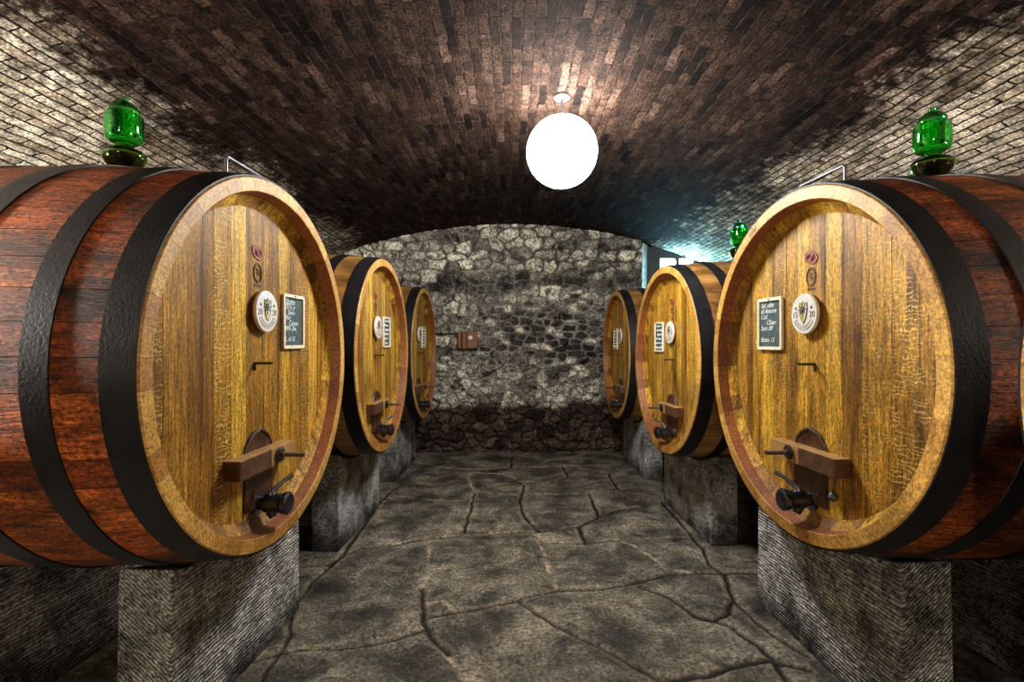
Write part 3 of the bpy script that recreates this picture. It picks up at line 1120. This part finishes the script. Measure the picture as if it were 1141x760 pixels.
def quad(pts):
    bm.faces.new([bm.verts.new(p) for p in pts])


quad([(WX0 - .01, YB - .02, WZ0 - .02), (WX0 + .13, YW, WZ0 + .02), (WX0 + .13, YW, zt), (WX0 - .01, YB - .02, zt)])
quad([(WX1 + .01, YB - .02, WZ0 - .02), (WX1 - .06, YW, WZ0 + .02), (WX1 - .06, YW, zt), (WX1 + .01, YB - .02, zt)])
quad([(WX0 - .01, YB - .02, WZ0 - .01), (WX1 + .01, YB - .02, WZ0 - .01), (WX1 - .06, YW, WZ0 + .02), (WX0 + .13, YW, WZ0 + .02)])
o = finish('trim_1', bm, M['plaster'], None, recalc=False); tag(o, kind='structure')
wroot = empty('window_1', (0, 0, 0)); tag(wroot, kind='structure')
zp1 = CAMH + 1.325; zp0 = WZ0 + .10
fx0, fx1 = 2.18, 3.06
bm = bmesh.new()
for lo, hi in (((fx0, YW - .03, WZ0), (2.385, YW + .03, 3.26)), ((2.635, YW - .04, WZ0), (2.685, YW + .03, 3.2)), ((2.915, YW - .03, WZ0), (fx1, YW + .03, 3.16)),
               ((fx0, YW - .028, zp1), (fx1, YW + .028, 3.26)), ((fx0, YW - .028, WZ0), (fx1, YW + .028, zp0))):
    box(bm, lo, hi)
finish('window_frame', bm, M['darkwood'], wroot, bevel=.004)
for x0, x1 in ((2.38, 2.64), (2.68, 2.92)):
    bm = bmesh.new(); box(bm, (x0, YW - .004, zp0 - .01), (x1, YW + .004, zp1 + .01)); finish('pane', bm, M['pane'], wroot)

# ------------------------------------------------------------------ vault
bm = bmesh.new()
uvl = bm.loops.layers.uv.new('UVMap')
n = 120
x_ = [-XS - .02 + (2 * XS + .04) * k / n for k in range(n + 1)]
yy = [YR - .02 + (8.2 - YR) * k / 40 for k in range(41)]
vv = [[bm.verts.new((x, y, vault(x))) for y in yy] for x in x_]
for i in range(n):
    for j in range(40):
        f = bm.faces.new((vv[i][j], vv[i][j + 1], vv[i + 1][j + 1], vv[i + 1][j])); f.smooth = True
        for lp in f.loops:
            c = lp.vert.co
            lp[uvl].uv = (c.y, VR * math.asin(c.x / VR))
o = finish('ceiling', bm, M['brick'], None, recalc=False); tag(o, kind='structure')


def slab(name, lo, hi, mat):
    bm = bmesh.new(); box(bm, lo, hi)
    o = finish(name, bm, mat); tag(o, kind='structure'); return o


slab('wall_left', (-XS - .2, YR, -.1), (-XS, 8.3, vault(XS) + .03), M['wall'])
slab('wall_right', (XS, YR, -.1), (XS + .2, 8.3, vault(XS) + .03), M['wall'])
slab('wall_front', (-XS - .1, YR - .2, -.1), (XS + .1, YR, CROWN + .05), M['wall'])
slab('wall_outer', (-XS - .1, YW + .06, -.1), (XS + .1, YW + .2, CROWN + .05), M['wall'])


# ------------------------------------------------------------------ ceiling lamp and added fill lamps
DROP = .15
def lamp(x, y, r, label):
    root = empty('ceiling_lamp', (x, y, vault(x)))
    tag(root, label, 'ceiling lamp')
    bm = bmesh.new()
    lathe(bm, [(.02, .06), (-.02, .062), (-.03, .05), (-.034, .010), (-DROP, .010), (-DROP - .004, .045), (-DROP - .03, .05)], (0, 0, 0), (0, 0, 1), 32)
    finish('ceiling_rose', bm, M['iron'], root, smooth=True)
    bm = bmesh.new()
    pr = [(-DROP - .01 - r + r * math.cos(a), r * math.sin(a)) for a in [math.radians(8 + 172 * k / 24) for k in range(24)]] + [(-DROP - .01 - 2 * r, .0005)]
    lathe(bm, pr, (0, 0, 0), (0, 0, 1), 48)
    finish('globe', bm, M['lamp'], root, smooth=True)
    return root


lamp(.372, 3.75, .262, 'round glowing white globe lamp under the brick vault')


def fill_lamp(x, y, z, nx, ny, label, mat, r=.09):  # added lamp out of view, there only for its light
    root = empty('added_wall_lamp', (x, y, z))
    tag(root, label, 'wall lamp')
    bm = bmesh.new()
    lathe(bm, [(0, r * 1.25), (.03, r * 1.25), (.04, r * 1.1)], (0, 0, 0), (nx, ny, 0), 32)
    finish('back_plate', bm, M['iron'], root, smooth=True)
    bm = bmesh.new()
    lathe(bm, [(.041 + r * math.sin(a), r * math.cos(a)) for a in [PI / 2 * k / 12 for k in range(13)]], (0, 0, 0), (nx, ny, 0), 32)
    finish('dome', bm, mat, root, smooth=True)


M['fill_warm'] = mat_emit('warm_fill_dome', (1.0, .82, .60), 380)  # emitters of the added fill lamps
M['fill_left'] = mat_emit('left_fill_dome', (1.0, .94, .84), 3600)
M['fill_right'] = mat_emit('right_fill_dome', (1.0, .90, .74), 800)
fill_lamp(-1.1, YR + .002, 2.3, 0, 1, 'added warm fill lamp on the wall behind the viewer', M['fill_warm'], .13)  # added behind the viewer to light the cask flanks
for y_, nm in ((1.35, 'beside the nearest'),):  # pair added out of view to brighten the lower vault
    for sx_, sd in ((-1, 'left'), (1, 'right')):
        fill_lamp(sx_ * (XS - .002), y_, 2.2, -sx_, 0, f'added fill lamp on the {sd} side wall {nm} {sd} cask', M['fill_left' if sx_ < 0 else 'fill_right'], .06)

# ------------------------------------------------------------------ junction box on the end wall
jr = empty('junction_box', (-.69, YB - .085, CAMH - .115))
tag(jr, 'small rusty brown junction box with a white button on the stone end wall', 'junction box')
bm = bmesh.new(); box(bm, (-.155, -.05, 0), (.155, .06, .262)); finish('box_body', bm, M['rust'], jr, bevel=.01)
bm = bmesh.new(); lathe(bm, [(0, .05), (.262, .05)], (-.055, -.045, 0), (0, 0, 1), 24); finish('box_bulge', bm, M['rust'], jr, smooth=True)
bm = bmesh.new(); lathe(bm, [(0, .034), (.012, .034), (.018, .02)], (.045, -.048, .165), (0, -1, 0), 24); finish('button', bm, M['white'], jr, smooth=True)
bm = bmesh.new()
tube(bm, [(-.86, YB - .072, CAMH + .118), (-1.0, YB - .072, CAMH + .112), (-1.15, YB - .072, CAMH + .12), (-1.4, YB - .072, CAMH + .11), (-1.9, YB - .072, CAMH + .115)], .011, 8)
o = finish('cable', bm, M['black'], smooth=True)
tag(o, 'black cable running left from the junction box along the end wall', 'cable')

# ------------------------------------------------------------------ world, camera, look
w = bpy.data.worlds.new('World'); bpy.context.scene.world = w
w.use_nodes = True
w.node_tree.nodes['Background'].inputs[0].default_value = (.02, .02, .022, 1)
cd = bpy.data.cameras.new('Camera'); cam = bpy.data.objects.new('Camera', cd); C.objects.link(cam)
cam.location = (0, 0, CAMH); cam.rotation_euler = (PI / 2, 0, 0)
cd.sensor_fit = 'HORIZONTAL'; cd.sensor_width = 36; cd.lens = F / 1141 * 36
cd.clip_start = .02
bpy.context.scene.camera = cam
vs = bpy.context.scene.view_settings
vs.view_transform = 'Standard'; vs.look = 'None'; vs.gamma = 1; vs.exposure = 0.28
vs.use_curve_mapping = False
